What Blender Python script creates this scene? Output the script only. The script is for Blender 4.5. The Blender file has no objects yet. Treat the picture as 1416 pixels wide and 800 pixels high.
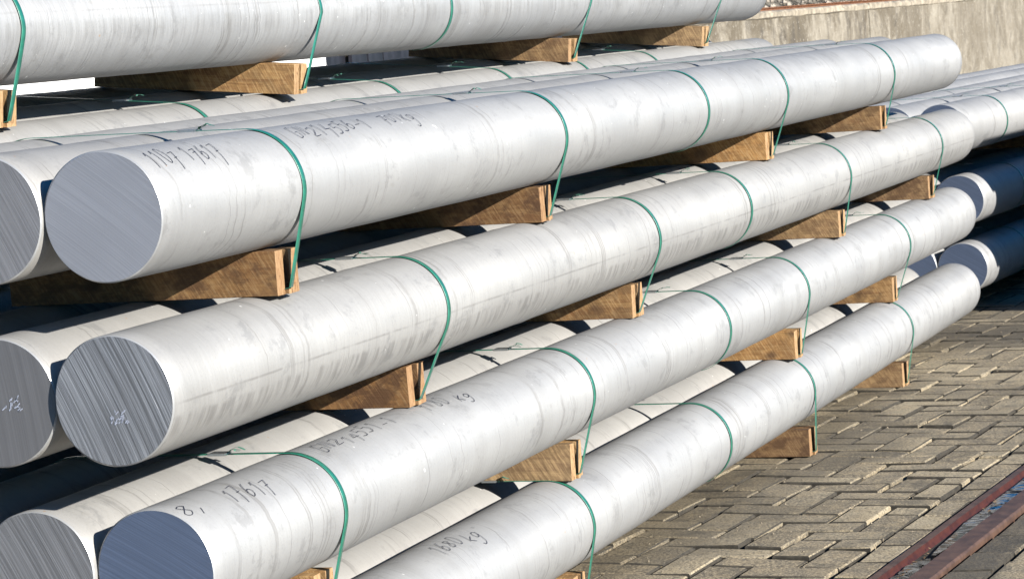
import bpy, math, random
from math import sin, cos, pi, radians, atan2, hypot
from mathutils import Vector, Matrix

# ------------------------------------------------------------------ camera, sky, sun, exposure
scene = bpy.context.scene
COL = scene.collection
S = 0.2                      # one log diameter in metres: all layout below is in log diameters
G = -6.245                   # pavement level, camera at 0
rng = random.Random(7)

def W(x, y, z):
    return Vector((x * S, y * S, (z - G) * S))

def make_camera():
    pan, tilt, roll = radians(19.985), radians(5.290), radians(-4.129)
    F = Vector((-sin(pan) * cos(tilt), cos(pan) * cos(tilt), -sin(tilt)))
    R = F.cross(Vector((0, 0, 1))).normalized()
    U = R.cross(F)
    R2 = R * cos(roll) + U * sin(roll)
    U2 = -R * sin(roll) + U * cos(roll)
    cd = bpy.data.cameras.new('camera')
    cam = bpy.data.objects.new('camera', cd)
    COL.objects.link(cam)
    m = Matrix((R2, U2, -F)).transposed().to_4x4()
    m.translation = W(0, 0, 0)
    cam.matrix_world = m
    cd.sensor_width = 36.0
    cd.sensor_fit = 'HORIZONTAL'
    cd.lens = 3949.944 / 1416 * 36
    cd.clip_start = 0.1
    cd.clip_end = 2000
    cd.dof.use_dof = True
    cd.dof.focus_distance = 5.6
    cd.dof.aperture_fstop = 30
    scene.camera = cam
make_camera()

SUN_AZ, SUN_EL = radians(25.0), radians(21.7)      # azimuth from +x towards the camera side
sdir = Vector((cos(SUN_AZ) * cos(SUN_EL), -sin(SUN_AZ) * cos(SUN_EL), sin(SUN_EL)))
world = bpy.data.worlds.new('World')
scene.world = world
world.use_nodes = True
wn = world.node_tree.nodes
sky = wn.new('ShaderNodeTexSky')
sky.sky_type = 'NISHITA'
sky.sun_disc = False
sky.sun_elevation = SUN_EL
sky.sun_rotation = radians(90) + SUN_AZ
sky.air_density = 0.75
sky.dust_density = 0.15
sky.ozone_density = 3.0
wn['Background'].inputs['Strength'].default_value = 0.06
hsv = wn.new('ShaderNodeHueSaturation')
hsv.inputs['Saturation'].default_value = 1.65
world.node_tree.links.new(sky.outputs[0], hsv.inputs['Color'])
world.node_tree.links.new(hsv.outputs[0], wn['Background'].inputs['Color'])

sl = bpy.data.lights.new('sun', 'SUN')
sl.energy = 5.0
sl.angle = radians(0.5)
sl.color = (1.0, 0.95, 0.87)
sun = bpy.data.objects.new('sun', sl)
COL.objects.link(sun)
sun.rotation_euler = sdir.to_track_quat('Z', 'Y').to_euler()
sun.location = (5, -5, 8)

vs = scene.view_settings
vs.view_transform = 'Standard'
vs.look = 'None'
vs.exposure = 1.2
scene.cycles.diffuse_bounces = 2
vs.gamma = 1.0
vs.use_curve_mapping = False

# ------------------------------------------------------------------ helpers
def link(o, parent=None):
    COL.objects.link(o)
    if parent is not None:
        o.parent = parent
    return o

def mesh(name, verts, faces, mats=(), smooth=False, midx=None):
    me = bpy.data.meshes.new(name)
    me.from_pydata([tuple(v) for v in verts], [], faces)
    for m in mats:
        me.materials.append(m)
    if midx:
        for p, i in zip(me.polygons, midx):
            p.material_index = i
    if smooth:
        for p in me.polygons:
            p.use_smooth = True
    me.update()
    return me

def ob(name, me, parent=None, loc=None, rotz=None):
    o = bpy.data.objects.new(name, me)
    if loc is not None:
        o.location = loc
    if rotz is not None:
        o.rotation_euler = (0, 0, rotz)
    return link(o, parent)

def tag(o, label=None, cat=None, group=None, kind=None):
    if label: o['label'] = label
    if cat: o['category'] = cat
    if group: o['group'] = group
    if kind: o['kind'] = kind
    return o

class MB:
    def __init__(s): s.v = []; s.f = []
    def box(s, x0, x1, y0, y1, z0, z1, jit=0.0, ch=0.0):
        """chamfered or plain box in local metres"""
        b = len(s.v)
        if ch <= 0:
            for z in (z0, z1):
                for x, y in ((x0, y0), (x1, y0), (x1, y1), (x0, y1)):
                    s.v.append((x + rng.uniform(-jit, jit), y + rng.uniform(-jit, jit), z + rng.uniform(-jit, jit)))
            s.f += [(b+3, b+2, b+1, b), (b+4, b+5, b+6, b+7), (b, b+1, b+5, b+4), (b+1, b+2, b+6, b+5), (b+2, b+3, b+7, b+6), (b+3, b, b+4, b+7)]
        return s
    def tube(s, pts, r, n=6):
        b = len(s.v); k = len(pts)
        for i, p in enumerate(pts):
            p = Vector(p)
            t = (Vector(pts[min(i+1, k-1)]) - Vector(pts[max(i-1, 0)])).normalized()
            a = t.cross(Vector((0.13, 0.2, 1))).normalized(); c = t.cross(a)
            for j in range(n):
                th = 2*pi*j/n
                s.v.append(p + (a*cos(th) + c*sin(th))*r)
        for i in range(k-1):
            for j in range(n):
                s.f.append((b+i*n+j, b+i*n+(j+1) % n, b+(i+1)*n+(j+1) % n, b+(i+1)*n+j))
        s.f.append(tuple(b+j for j in range(n))[::-1]); s.f.append(tuple(b+(k-1)*n+j for j in range(n)))
        return s
    def mesh(s, name, mats, smooth=False): return mesh(name, s.v, s.f, mats, smooth)

# ------------------------------------------------------------------ node helpers
class NT:
    def __init__(s, name):
        s.m = bpy.data.materials.new(name); s.m.use_nodes = True
        s.t = s.m.node_tree; s.n = s.t.nodes
        s.b = s.n['Principled BSDF']
    def new(s, typ, **kw):
        n = s.n.new(typ)
        for k, v in kw.items(): setattr(n, k, v)
        return n
    def set(s, sock, v):
        if hasattr(v, 'links') or isinstance(v, bpy.types.NodeSocket): s.t.links.new(v, sock)
        else: sock.default_value = v
    def math(s, op, a, b=None, c=None, clamp=False):
        n = s.new('ShaderNodeMath', operation=op); n.use_clamp = clamp
        s.set(n.inputs[0], a)
        if b is not None: s.set(n.inputs[1], b)
        if c is not None: s.set(n.inputs[2], c)
        return n.outputs[0]
    def vec(s, x, y, z):
        n = s.new('ShaderNodeCombineXYZ')
        for i, v in enumerate((x, y, z)): s.set(n.inputs[i], v)
        return n.outputs[0]
    def noise(s, v, scale=5.0, detail=2.0, rough=0.5, dist=0.0):
        n = s.new('ShaderNodeTexNoise')
        s.set(n.inputs['Vector'], v); n.inputs['Scale'].default_value = scale
        n.inputs['Detail'].default_value = detail; n.inputs['Roughness'].default_value = rough
        n.inputs['Distortion'].default_value = dist
        return n.outputs['Fac']
    def ramp(s, fac, stops, interp='LINEAR'):
        n = s.new('ShaderNodeValToRGB'); s.set(n.inputs[0], fac); r = n.color_ramp; r.interpolation = interp
        while len(r.elements) < len(stops): r.elements.new(0.5)
        for e, (p, c) in zip(r.elements, stops):
            e.position = p; e.color = (c, c, c, 1) if not hasattr(c, '__len__') else (*c, 1)
        return n.outputs['Color']
    def mix(s, fac, a, b, typ='MIX'):
        n = s.new('ShaderNodeMix', data_type='RGBA', blend_type=typ)
        s.set(n.inputs[0], fac)
        for sock, v in ((n.inputs[6], a), (n.inputs[7], b)):
            if isinstance(v, tuple) and len(v) == 3: v = (*v, 1)
            s.set(sock, v)
        return n.outputs[2]
    def step(s, x, lo, hi):
        n = s.new('ShaderNodeMapRange'); n.interpolation_type = 'SMOOTHSTEP'
        s.set(n.inputs[0], x); n.inputs[1].default_value = lo; n.inputs[2].default_value = hi
        return n.outputs[0]
    def obj(s):
        tc = s.new('ShaderNodeTexCoord'); sp = s.new('ShaderNodeSeparateXYZ')
        s.t.links.new(tc.outputs['Object'], sp.inputs[0])
        return tc.outputs['Object'], sp.outputs[0], sp.outputs[1], sp.outputs[2]
    def pos(s):
        g = s.new('ShaderNodeNewGeometry'); sp = s.new('ShaderNodeSeparateXYZ')
        s.t.links.new(g.outputs['Position'], sp.inputs[0])
        return g.outputs['Position'], sp.outputs[0], sp.outputs[1], sp.outputs[2]
    def rnd(s): return s.new('ShaderNodeObjectInfo').outputs['Random']
    def prop(s, name): return s.new('ShaderNodeAttribute', attribute_type='OBJECT', attribute_name=name).outputs['Fac']
    def attr(s, name): return s.new('ShaderNodeAttribute', attribute_type='GEOMETRY', attribute_name=name).outputs['Fac']
    def bump(s, h, strength=0.3, dist=0.002, chain=None):
        n = s.new('ShaderNodeBump'); s.set(n.inputs['Height'], h)
        n.inputs['Strength'].default_value = strength; n.inputs['Distance'].default_value = dist
        if chain is not None: s.t.links.new(chain, n.inputs['Normal'])
        return n.outputs[0]
    def out(s, color=None, rough=None, metal=None, normal=None, spec=None):
        for k, v in (('Base Color', color), ('Roughness', rough), ('Metallic', metal), ('Normal', normal), ('Specular IOR Level', spec)):
            if v is not None:
                if isinstance(v, tuple) and len(v) == 3: v = (*v, 1)
                s.set(s.b.inputs[k], v)
        return s.m

# ------------------------------------------------------------------ materials
def mat_log():
    t = NT('cast_aluminium')
    P, x, y, z = t.obj()
    r = t.rnd(); off = t.math('MULTIPLY', r, 37.0)
    ang = t.math('ARCTAN2', z, x)                       # around the log
    arc = t.math('MULTIPLY', ang, 0.1)                  # metres round the log
    yo = t.math('ADD', y, off)
    skew = t.math('MULTIPLY_ADD', t.noise(t.vec(t.math('MULTIPLY', ang, 0.6), yo, off), 1.3, 2), 0.05, yo)
    # fine lathe-like ripples round the log
    hatch = t.noise(t.vec(t.math('MULTIPLY', arc, 7.0), t.math('MULTIPLY', skew, 110.0), off), 1.0, 3, 0.6)
    hatch2 = t.noise(t.vec(t.math('MULTIPLY', arc, 16.0), t.math('MULTIPLY_ADD', arc, 50.0, t.math('MULTIPLY', skew, 210.0)), off), 1.0, 2, 0.6)
    patch = t.noise(t.vec(t.math('MULTIPLY', arc, 9.0), t.math('MULTIPLY', yo, 2.2), off), 1.0, 3, 0.55)
    # casting rings at uneven distances
    wob = t.math('MULTIPLY_ADD', t.noise(t.vec(t.math('MULTIPLY', arc, 18.0), off, yo), 1.0, 3), 0.035, yo)
    ring = t.noise(t.vec(t.math('MULTIPLY', wob, 6.0), off, 0.0), 1.0, 4, 0.62)
    ringm = t.math('SUBTRACT', 1.0, t.step(t.math('ABSOLUTE', t.math('SUBTRACT', ring, 0.5)), 0.0, 0.013))
    ringb = t.noise(t.vec(t.math('MULTIPLY', arc, 8.0), t.math('MULTIPLY', yo, 6.0), off), 1.0, 4, 0.65)
    ringm = t.math('MULTIPLY', ringm, t.step(ringb, 0.36, 0.62))
    ringw = t.step(t.noise(t.vec(t.math('MULTIPLY', wob, 11.0), off, 2.3), 1.0, 2, 0.5), 0.5, 0.72)
    # lengthwise scratches and tide line
    lng = t.noise(t.vec(t.math('MULTIPLY', arc, 150.0), t.math('MULTIPLY', yo, 1.6), off), 1.0, 3, 0.6)
    lngm = t.math('MULTIPLY', t.step(lng, 0.66, 0.74), t.step(t.noise(t.vec(t.math('MULTIPLY', arc, 14.0), t.math('MULTIPLY', yo, 3.0), off), 1.0, 2), 0.45, 0.6))
    lm = t.prop('tide_mark')
    cm = t.prop('tide_angle')
    wav = t.math('MULTIPLY_ADD', t.noise(t.vec(t.math('MULTIPLY', yo, 8.0), off, 0.0), 1.0, 4, 0.7), 0.45, -0.22)
    d = t.math('SUBTRACT', t.math('ADD', ang, t.math('MULTIPLY', wav, 0.5)), cm)
    line = t.math('SUBTRACT', 1.0, t.step(t.math('ABSOLUTE', t.math('SUBTRACT', t.math('MULTIPLY_ADD', wav, 0.08, ang), t.math('ADD', cm, 0.14))), 0.0, 0.035))
    line = t.math('MULTIPLY', line, t.step(t.noise(t.vec(t.math('MULTIPLY', yo, 9.0), off, 3.0), 1.0, 4, 0.7), 0.34, 0.62))
    below = t.math('MULTIPLY', t.step(t.math('MULTIPLY', d, -1.0), 0.0, 0.10), t.step(t.math('ADD', d, 0.55), 0.0, 0.3))
    drip = t.noise(t.vec(t.math('MULTIPLY', arc, 6.0), t.math('MULTIPLY', yo, 46.0), off), 1.0, 3, 0.65)
    tide = t.math('MULTIPLY', lm, t.math('MAXIMUM', line, t.math('MULTIPLY', below, t.step(drip, 0.42, 0.66))))
    # smudges and rust freckles
    spot = t.math('MULTIPLY', t.step(t.noise(t.vec(t.math('MULTIPLY', arc, 30.0), t.math('MULTIPLY', yo, 14.0), off), 1.0, 2, 0.5), 0.69, 0.76), 0.5)
    rust = t.step(t.noise(t.vec(t.math('MULTIPLY', arc, 55.0), t.math('MULTIPLY', yo, 40.0), off), 1.0, 2, 0.4), 0.765, 0.80)
    rust = t.math('MULTIPLY', rust, t.step(patch, 0.46, 0.56))
    warm = t.prop('warmth')
    c0 = t.mix(t.step(patch, 0.3, 0.75), (0.285, 0.291, 0.300), (0.34, 0.345, 0.350))
    c0 = t.mix(t.math('MULTIPLY', warm, 0.5), c0, (0.32, 0.298, 0.258))
    c = t.mix(t.math('MULTIPLY', t.step(hatch, 0.35, 0.7), t.math('MULTIPLY_ADD', t.prop('ripple'), 0.16, 0.09)), c0, (0.17, 0.167, 0.162))
    c = t.mix(t.math('MULTIPLY', t.step(hatch2, 0.52, 0.75), 0.10), c, (0.47, 0.47, 0.46))
    c = t.mix(t.math('MULTIPLY', ringw, 0.22), c, (0.20, 0.195, 0.185))
    c = t.mix(t.math('MULTIPLY', ringm, 0.55), c, (0.13, 0.126, 0.12))
    c = t.mix(t.math('MULTIPLY', lngm, 0.08), c, (0.20, 0.195, 0.19))
    c = t.mix(t.math('MULTIPLY', tide, 0.5), c, (0.125, 0.12, 0.115))
    c = t.mix(t.math('MULTIPLY', spot, 0.5), c, (0.22, 0.21, 0.19))
    grain = t.noise(P, 260.0, 3, 0.7)
    c = t.mix(t.math('MULTIPLY', t.step(grain, 0.52, 0.7), 0.25), c, (0.18, 0.177, 0.17))
    nick = t.noise(t.vec(t.math('MULTIPLY', arc, 75.0), t.math('MULTIPLY', yo, 75.0), off), 1.0, 1, 0.5)
    c = t.mix(t.math('MULTIPLY', t.step(nick, 0.79, 0.815), 0.8), c, (0.75, 0.75, 0.74))
    grey = t.noise(t.vec(t.math('MULTIPLY', arc, 13.0), t.math('MULTIPLY', yo, 11.0), t.math('ADD', off, 9.0)), 1.0, 6, 0.75, 0.4)
    c = t.mix(t.math('MULTIPLY', t.step(grey, 0.54, 0.66), 0.5), c, (0.185, 0.185, 0.185))
    c = t.mix(t.math('MULTIPLY', rust, 0.55), c, (0.34, 0.19, 0.08))
    h = t.math('ADD', t.math('MULTIPLY', hatch, 0.7), t.math('MULTIPLY', hatch2, 0.35))
    h = t.math('SUBTRACT', h, t.math('MULTIPLY', ringm, 0.6))
    rg = t.math('MULTIPLY_ADD', ringm, 0.1, t.math('MULTIPLY_ADD', patch, 0.2, 0.48))
    h = t.math('MULTIPLY', h, t.math('MULTIPLY_ADD', t.prop('ripple'), 1.6, 0.7))
    tg = t.new('ShaderNodeCombineXYZ'); tg.inputs[1].default_value = 1.0       # brushed round the log: highlights stretch along it
    t.t.links.new(tg.outputs[0], t.b.inputs['Tangent'])
    t.b.inputs['Anisotropic'].default_value = 0.65
    return t.out(c, rg, 0.27, t.bump(h, 0.7, 0.0012))

def mat_end(name, base, angle, coarse, depth, rough, metal, contrast):
    t = NT(name)
    P, x, y, z = t.obj()
    a = radians(angle)
    off = t.math('MULTIPLY', t.rnd(), 11.0)
    u = t.math('ADD', t.math('MULTIPLY', x, cos(a)), t.math('MULTIPLY', z, sin(a)))      # across the cuts
    v = t.math('SUBTRACT', t.math('MULTIPLY', z, cos(a)), t.math('MULTIPLY', x, sin(a)))
    u = t.math('MULTIPLY_ADD', t.math('MULTIPLY', v, v), 0.3, u)
    w = t.noise(t.vec(t.math('MULTIPLY', u, coarse), t.math('MULTIPLY', v, 2.6), off), 1.0, 3, 0.65, 0.05)
    w2 = t.noise(t.vec(t.math('MULTIPLY', u, coarse*2.7), t.math('MULTIPLY', v, 7.0), off), 1.0, 2, 0.6)
    big = t.noise(P, 9.0, 2)
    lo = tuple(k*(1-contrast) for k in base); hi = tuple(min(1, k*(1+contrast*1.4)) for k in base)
    c = t.mix(t.step(t.math('MULTIPLY_ADD', w2, 0.35, t.math('MULTIPLY', w, 0.75)), 0.40, 0.72), lo, hi)  # pale streaks also paint the glints of the saw cuts into the colour
    c = t.mix(t.math('MULTIPLY', t.step(big, 0.35, 0.7), 0.25), c, tuple(k*0.8 for k in base))
    h = t.math('ADD', w, t.math('MULTIPLY', w2, 0.5))
    return t.out(c, rough, metal, t.bump(h, 0.8, depth))

def mat_plain(name, col, rough=0.5, metal=0.0, var=0.2, scale=20.0, bump=0.0, bd=0.002):
    t = NT(name); P, x, y, z = t.obj()
    n = t.noise(P, scale, 4, 0.6)
    c = t.mix(t.step(n, 0.3, 0.7), tuple(k*(1-var) for k in col), tuple(min(1, k*(1+var)) for k in col))
    return t.out(c, rough, metal, t.bump(n, bump, bd) if bump else None)

def mat_wood():
    t = NT('rough_sawn_timber'); P, x, y, z = t.obj()
    off = t.math('MULTIPLY', t.rnd(), 50.0)
    g = t.noise(t.vec(t.math('MULTIPLY', x, 7.0), off, t.math('MULTIPLY', z, 70.0)), 1.0, 4, 0.6, 1.2)
    knot = t.new('ShaderNodeTexVoronoi', feature='SMOOTH_F1'); t.set(knot.inputs['Vector'], t.vec(t.math('MULTIPLY_ADD', x, 9.0, off), off, t.math('MULTIPLY', z, 14.0))); knot.inputs['Scale'].default_value = 1.0
    kd = knot.outputs['Distance']
    kn = t.math('SUBTRACT', 1.0, t.step(kd, 0.05, 0.24))
    saw = t.noise(t.vec(t.math('MULTIPLY', t.math('MULTIPLY_ADD', z, 0.6, x), 210.0), off, t.math('MULTIPLY', z, 30.0)), 1.0, 2, 0.6)
    grime = t.step(t.noise(t.vec(t.math('MULTIPLY', x, 16.0), off, t.math('MULTIPLY', z, 26.0)), 1.0, 4, 0.7), 0.42, 0.60)
    dark = t.prop('dark_wood')
    c = t.mix(t.step(g, 0.3, 0.72), (0.34, 0.205, 0.080), (0.19, 0.092, 0.030))
    hue = t.rnd()
    c = t.mix(t.math('MULTIPLY', t.step(hue, 0.55, 1.0), 0.5), c, (0.20, 0.155, 0.10))
    c = t.mix(t.math('MULTIPLY', t.step(hue, 0.45, 0.0), 0.4), c, (0.42, 0.21, 0.06))
    c = t.mix(t.math('MULTIPLY', t.step(saw, 0.50, 0.62), 0.45), c, (0.44, 0.30, 0.15))
    c = t.mix(t.math('MULTIPLY', t.step(saw, 0.48, 0.36), 0.35), c, (0.10, 0.05, 0.018))
    c = t.mix(t.math('MULTIPLY', grime, t.math('MULTIPLY_ADD', dark, 0.7, 0.25)), c, (0.05, 0.026, 0.011))
    c = t.mix(t.math('MULTIPLY', dark, 0.7), c, (0.060, 0.024, 0.007))
    c = t.mix(t.math('MULTIPLY', kn, 0.75), c, (0.04, 0.018, 0.007))
    # end grain is paler
    geo = t.new('ShaderNodeNewGeometry'); sp = t.new('ShaderNodeSeparateXYZ'); t.t.links.new(geo.outputs['Normal'], sp.inputs[0])
    e = t.step(t.math('ABSOLUTE', sp.outputs[0]), 0.75, 0.9)
    eg = t.noise(t.vec(off, t.math('MULTIPLY', y, 160.0), t.math('MULTIPLY', z, 40.0)), 1.0, 3, 0.6, 1.0)
    ec = t.mix(t.step(eg, 0.3, 0.75), (0.40, 0.27, 0.14), (0.24, 0.13, 0.055))
    ec = t.mix(t.math('MULTIPLY', dark, 0.45), ec, (0.15, 0.062, 0.026))
    ec = t.mix(t.math('MULTIPLY', t.step(eg, 0.6, 0.66), 0.7), ec, (0.07, 0.035, 0.014))
    c = t.mix(e, c, ec)
    h = t.math('ADD', t.math('MULTIPLY', saw, 0.5), g)
    return t.out(c, 0.75, 0.0, t.bump(h, 0.8, 0.0016))

def mat_paver():
    t = NT('concrete_paver'); P, x, y, z = t.pos()
    tone = t.math('ADD', t.math('MULTIPLY', t.rnd(), 0.999), t.attr('tone')); tone = t.math('FRACT', tone)
    n1 = t.noise(P, 150.0, 3, 0.7); n2 = t.noise(P, 18.0, 4, 0.6); n3 = t.noise(P, 230.0, 2, 0.6)
    c = t.ramp(tone, [(0.0, (0.125, 0.104, 0.072)), (0.35, (0.18, 0.15, 0.104)), (0.7, (0.22, 0.186, 0.13)), (1.0, (0.33, 0.275, 0.185))])
    c = t.mix(t.math('MULTIPLY', t.step(n2, 0.38, 0.68), 0.6), c, (0.31, 0.245, 0.148))
    c = t.mix(t.math('MULTIPLY', t.step(n1, 0.5, 0.66), 0.65), c, (0.46, 0.38, 0.25))
    c = t.mix(t.math('MULTIPLY', t.step(n1, 0.50, 0.38), 0.65), c, (0.034, 0.03, 0.023))
    c = t.mix(t.step(n3, 0.68, 0.72), c, (0.48, 0.45, 0.38))
    blot = t.noise(t.vec(x, y, 7.7), 7.0, 5, 0.7)
    c = t.mix(t.math('MULTIPLY', t.step(blot, 0.52, 0.66), 0.5), c, (0.07, 0.062, 0.046))
    # old dirt and damp lying in patches, plus one darker cross strip
    damp = t.step(t.noise(t.vec(t.math('MULTIPLY', x, 1.3), t.math('MULTIPLY', y, 0.8), 4.2), 1.0, 3, 0.6), 0.54, 0.66)
    xs = t.math('SUBTRACT', x, t.math('MULTIPLY_ADD', t.math('SUBTRACT', y, 6.0), 0.064, -1.27))   # strip along the rails
    near = t.math('SUBTRACT', 1.0, t.step(t.math('ABSOLUTE', t.math('ADD', xs, t.math('MULTIPLY_ADD', n2, 0.12, -0.06))), 0.10, 0.16))
    band = t.math('SUBTRACT', 1.0, t.step(t.math('ABSOLUTE', t.math('SUBTRACT', t.math('MULTIPLY_ADD', n2, 0.5, y), 10.55)), 0.22, 0.5))  # darker, smoother strip across the paving
    wet_and_band = t.math('MAXIMUM', t.math('MULTIPLY', damp, 0.45), t.math('MAXIMUM', t.math('MULTIPLY', near, 0.65), t.math('MULTIPLY', band, 0.6)))
    c = t.mix(wet_and_band, c, (0.028, 0.024, 0.018))
    h = t.math('ADD', t.math('MULTIPLY', n1, 0.8), n2)
    return t.out(c, t.math('MULTIPLY_ADD', wet_and_band, -0.25, 0.85), 0.0, t.bump(h, 0.9, 0.003))

def mat_joint():
    t = NT('joint_soil'); P, x, y, z = t.pos()
    n = t.noise(P, 40.0, 4, 0.6)
    c = t.mix(t.step(n, 0.35, 0.65), (0.012, 0.011, 0.009), (0.035, 0.028, 0.018))
    return t.out(c, 0.95, 0.0, t.bump(n, 0.8, 0.004))

def mat_ground():
    t = NT('asphalt_yard'); P, x, y, z = t.pos()
    n = t.noise(P, 3.0, 5, 0.6); m = t.noise(P, 90.0, 3, 0.6)
    c = t.mix(t.step(n, 0.35, 0.65), (0.07, 0.066, 0.06), (0.11, 0.10, 0.09))
    c = t.mix(t.math('MULTIPLY', t.step(m, 0.5, 0.7), 0.5), c, (0.17, 0.155, 0.13))
    return t.out(c, 1.0, 0.0, t.bump(m, 0.3, 0.002), 0.1)

def mat_wall():
    t = NT('stained_concrete'); P, x, y, z = t.pos()
    s1 = t.noise(t.vec(0.0, t.math('MULTIPLY', y, 1.3), t.math('MULTIPLY', z, 1.4)), 1.0, 7, 0.72, 1.0)
    s2 = t.noise(t.vec(3.0, t.math('MULTIPLY', y, 5.0), t.math('MULTIPLY', z, 2.6)), 1.0, 6, 0.72, 0.6)
    n = t.noise(P, 5.0, 5, 0.65); f = t.noise(P, 30.0, 4, 0.6)
    zz = t.step(z, 0.55, 1.15)
    far = t.step(y, 22.0, 26.5)
    st = t.step(s1, 0.42, 0.56)
    c = t.mix(t.step(n, 0.3, 0.7), (0.18, 0.155, 0.115), (0.28, 0.25, 0.20))
    c = t.mix(t.math('MULTIPLY', st, t.math('MULTIPLY_ADD', far, -0.35, 0.85)), c, (0.095, 0.076, 0.05))
    c = t.mix(t.math('MULTIPLY', t.step(s2, 0.50, 0.66), t.math('MULTIPLY_ADD', far, -0.3, 0.7)), c, (0.055, 0.047, 0.038))
    c = t.mix(t.math('MULTIPLY', t.step(s2, 0.43, 0.30), 0.6), c, (0.36, 0.325, 0.265))
    c = t.mix(t.math('MULTIPLY', t.step(f, 0.60, 0.67), 0.6), c, (0.38, 0.35, 0.295))
    return t.out(c, 0.9, 0.0, t.bump(t.math('ADD', n, f), 0.6, 0.012))

def mat_rust(name, a, b, rough=0.6, metal=0.3):
    t = NT(name); P, x, y, z = t.pos()
    n = t.noise(P, 25.0, 5, 0.65); m = t.noise(t.vec(t.math('MULTIPLY', x, 90.0), t.math('MULTIPLY', y, 9.0), z), 1.0, 3, 0.6)
    c = t.mix(t.step(n, 0.35, 0.65), a, b)
    c = t.mix(t.math('MULTIPLY', t.step(m, 0.5, 0.7), 0.35), c, tuple(k*0.45 for k in a))
    return t.out(c, rough, metal, t.bump(n, 0.6, 0.002))

def mat_water():
    t = NT('still_water'); P, x, y, z = t.pos()
    n = t.noise(P, 13.0, 2, 0.5)
    t.out((0.012, 0.014, 0.016), 0.08, 0.0, t.bump(n, 0.5, 0.006), 0.7)
    return t.m

def mat_gravel():
    t = NT('gravel_and_litter'); P, x, y, z = t.pos()
    v = t.new('ShaderNodeTexVoronoi'); t.set(v.inputs['Vector'], P); v.inputs['Scale'].default_value = 18.0
    c = t.mix(t.step(v.outputs['Color'], 0.2, 0.8), (0.035, 0.032, 0.027), (0.17, 0.155, 0.13))
    return t.out(c, 1.0, 0.0, None, 0.0)

M_LOG = mat_log()
M_RIM = mat_plain('sawn_rim', (0.42, 0.43, 0.44), 0.35, 0.5, 0.05)
M_END = {
 'smooth_lilac': mat_end('sawn_face_smooth_lilac', (0.28, 0.29, 0.325), 52, 420, 0.0002, 0.42, 0.35, 0.08),
 'fine_grey': mat_end('sawn_face_fine_grey', (0.215, 0.215, 0.228), 28, 230, 0.0005, 0.42, 0.35, 0.17),
 'coarse': mat_end('sawn_face_coarse', (0.235, 0.242, 0.26), 24, 250, 0.0014, 0.36, 0.45, 0.40),
 'dull': mat_end('sawn_face_dull', (0.15, 0.15, 0.158), 8, 210, 0.0003, 0.45, 0.35, 0.08),
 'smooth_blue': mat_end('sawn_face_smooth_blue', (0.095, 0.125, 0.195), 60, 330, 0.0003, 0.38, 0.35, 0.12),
 'ridged': mat_end('sawn_face_ridged', (0.19, 0.193, 0.205), 27, 190, 0.0011, 0.42, 0.4, 0.22),
}
M_STRAP = None
def mat_strap():
    t = NT('green_plastic_strap'); P, x, y, z = t.obj()
    n = t.noise(P, 60.0, 2)
    c = t.mix(t.step(n, 0.3, 0.7), (0.006, 0.105, 0.068), (0.010, 0.145, 0.095))
    t.b.inputs['Coat Weight'].default_value = 0.8; t.b.inputs['Coat Roughness'].default_value = 0.32
    return t.out(c, 0.42, 0.0, None, 0.9)
M_STRAP = mat_strap()
M_TAIL = mat_plain('frayed_strap_end', (0.05, 0.15, 0.11), 0.5, 0.0, 0.3)
M_SEAL = mat_plain('steel_seal', (0.30, 0.32, 0.33), 0.35, 0.8, 0.2)
M_INK = mat_plain('marker_ink', (0.012, 0.014, 0.03), 0.6, 0.0, 0.3)
M_CHALK = mat_plain('pale_crayon', (0.36, 0.39, 0.48), 0.7, 0.0, 0.2, 200)
M_WOOD = mat_wood()
M_PAVER = mat_paver(); M_PEDGE = mat_plain('dirty_shaded_paver_edge', (0.035, 0.03, 0.022), 0.95, 0.0, 0.4, 60); M_JOINT = mat_joint(); M_GROUND = mat_ground(); M_WALL = mat_wall()
M_STONE = mat_plain('broken_stone', (0.30, 0.26, 0.21), 0.9, 0.0, 0.55, 6.0)
M_COPE = mat_plain('weathered_coping', (0.29, 0.25, 0.19), 0.9, 0.0, 0.35, 12.0, 0.6, 0.01)
M_RUST = mat_rust('rail_rust_red', (0.045, 0.012, 0.009), (0.08, 0.021, 0.013))
M_RAIL = mat_rust('rail_steel_worn', (0.06, 0.034, 0.024), (0.11, 0.062, 0.042), 0.55, 0.1)
M_RUSTO = mat_rust('old_rail_orange', (0.16, 0.06, 0.025), (0.25, 0.11, 0.05))
M_WATER = mat_water(); M_GRAVEL = mat_gravel()
M_WHITE = mat_plain('white_painted_steel', (0.82, 0.82, 0.80), 0.5, 0.0, 0.06, 6)
M_SLITDARK = mat_plain('slit_shadow_black', (0.018, 0.018, 0.024), 0.45, 0.0, 0.5, 12)  # near-black colour stands in for shadow behind the slit
M_LEAF = mat_plain('dead_leaf', (0.16, 0.10, 0.05), 0.8, 0.0, 0.5)

# ------------------------------------------------------------------ ground, pavement, rails
def quad_sheet(name, x0, x1, y0, y1, z, mat):
    v = [W(x0, y0, z), W(x1, y0, z), W(x1, y1, z), W(x0, y1, z)]
    return ob(name, mesh(name, v, [(0, 1, 2, 3)], [mat]))

def ground_with_hole():
    x0, x1, y0, y1 = -24.5, 9.0, 8.0, 84.0
    X0, X1, Y0, Y1 = -3000, 3000, -3000, 5000
    z = G - 0.004/S
    v = [W(X0, Y0, z), W(X1, Y0, z), W(X1, Y1, z), W(X0, Y1, z), W(x0, y0, z), W(x1, y0, z), W(x1, y1, z), W(x0, y1, z)]
    f = [(0, 1, 5, 4), (1, 2, 6, 5), (2, 3, 7, 6), (3, 0, 4, 7)]
    return ob('ground', mesh('ground', v, f, [M_GROUND]))
tag(ground_with_hole(), 'grey yard surface stretching away beyond the paved area', kind='structure')

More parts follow.
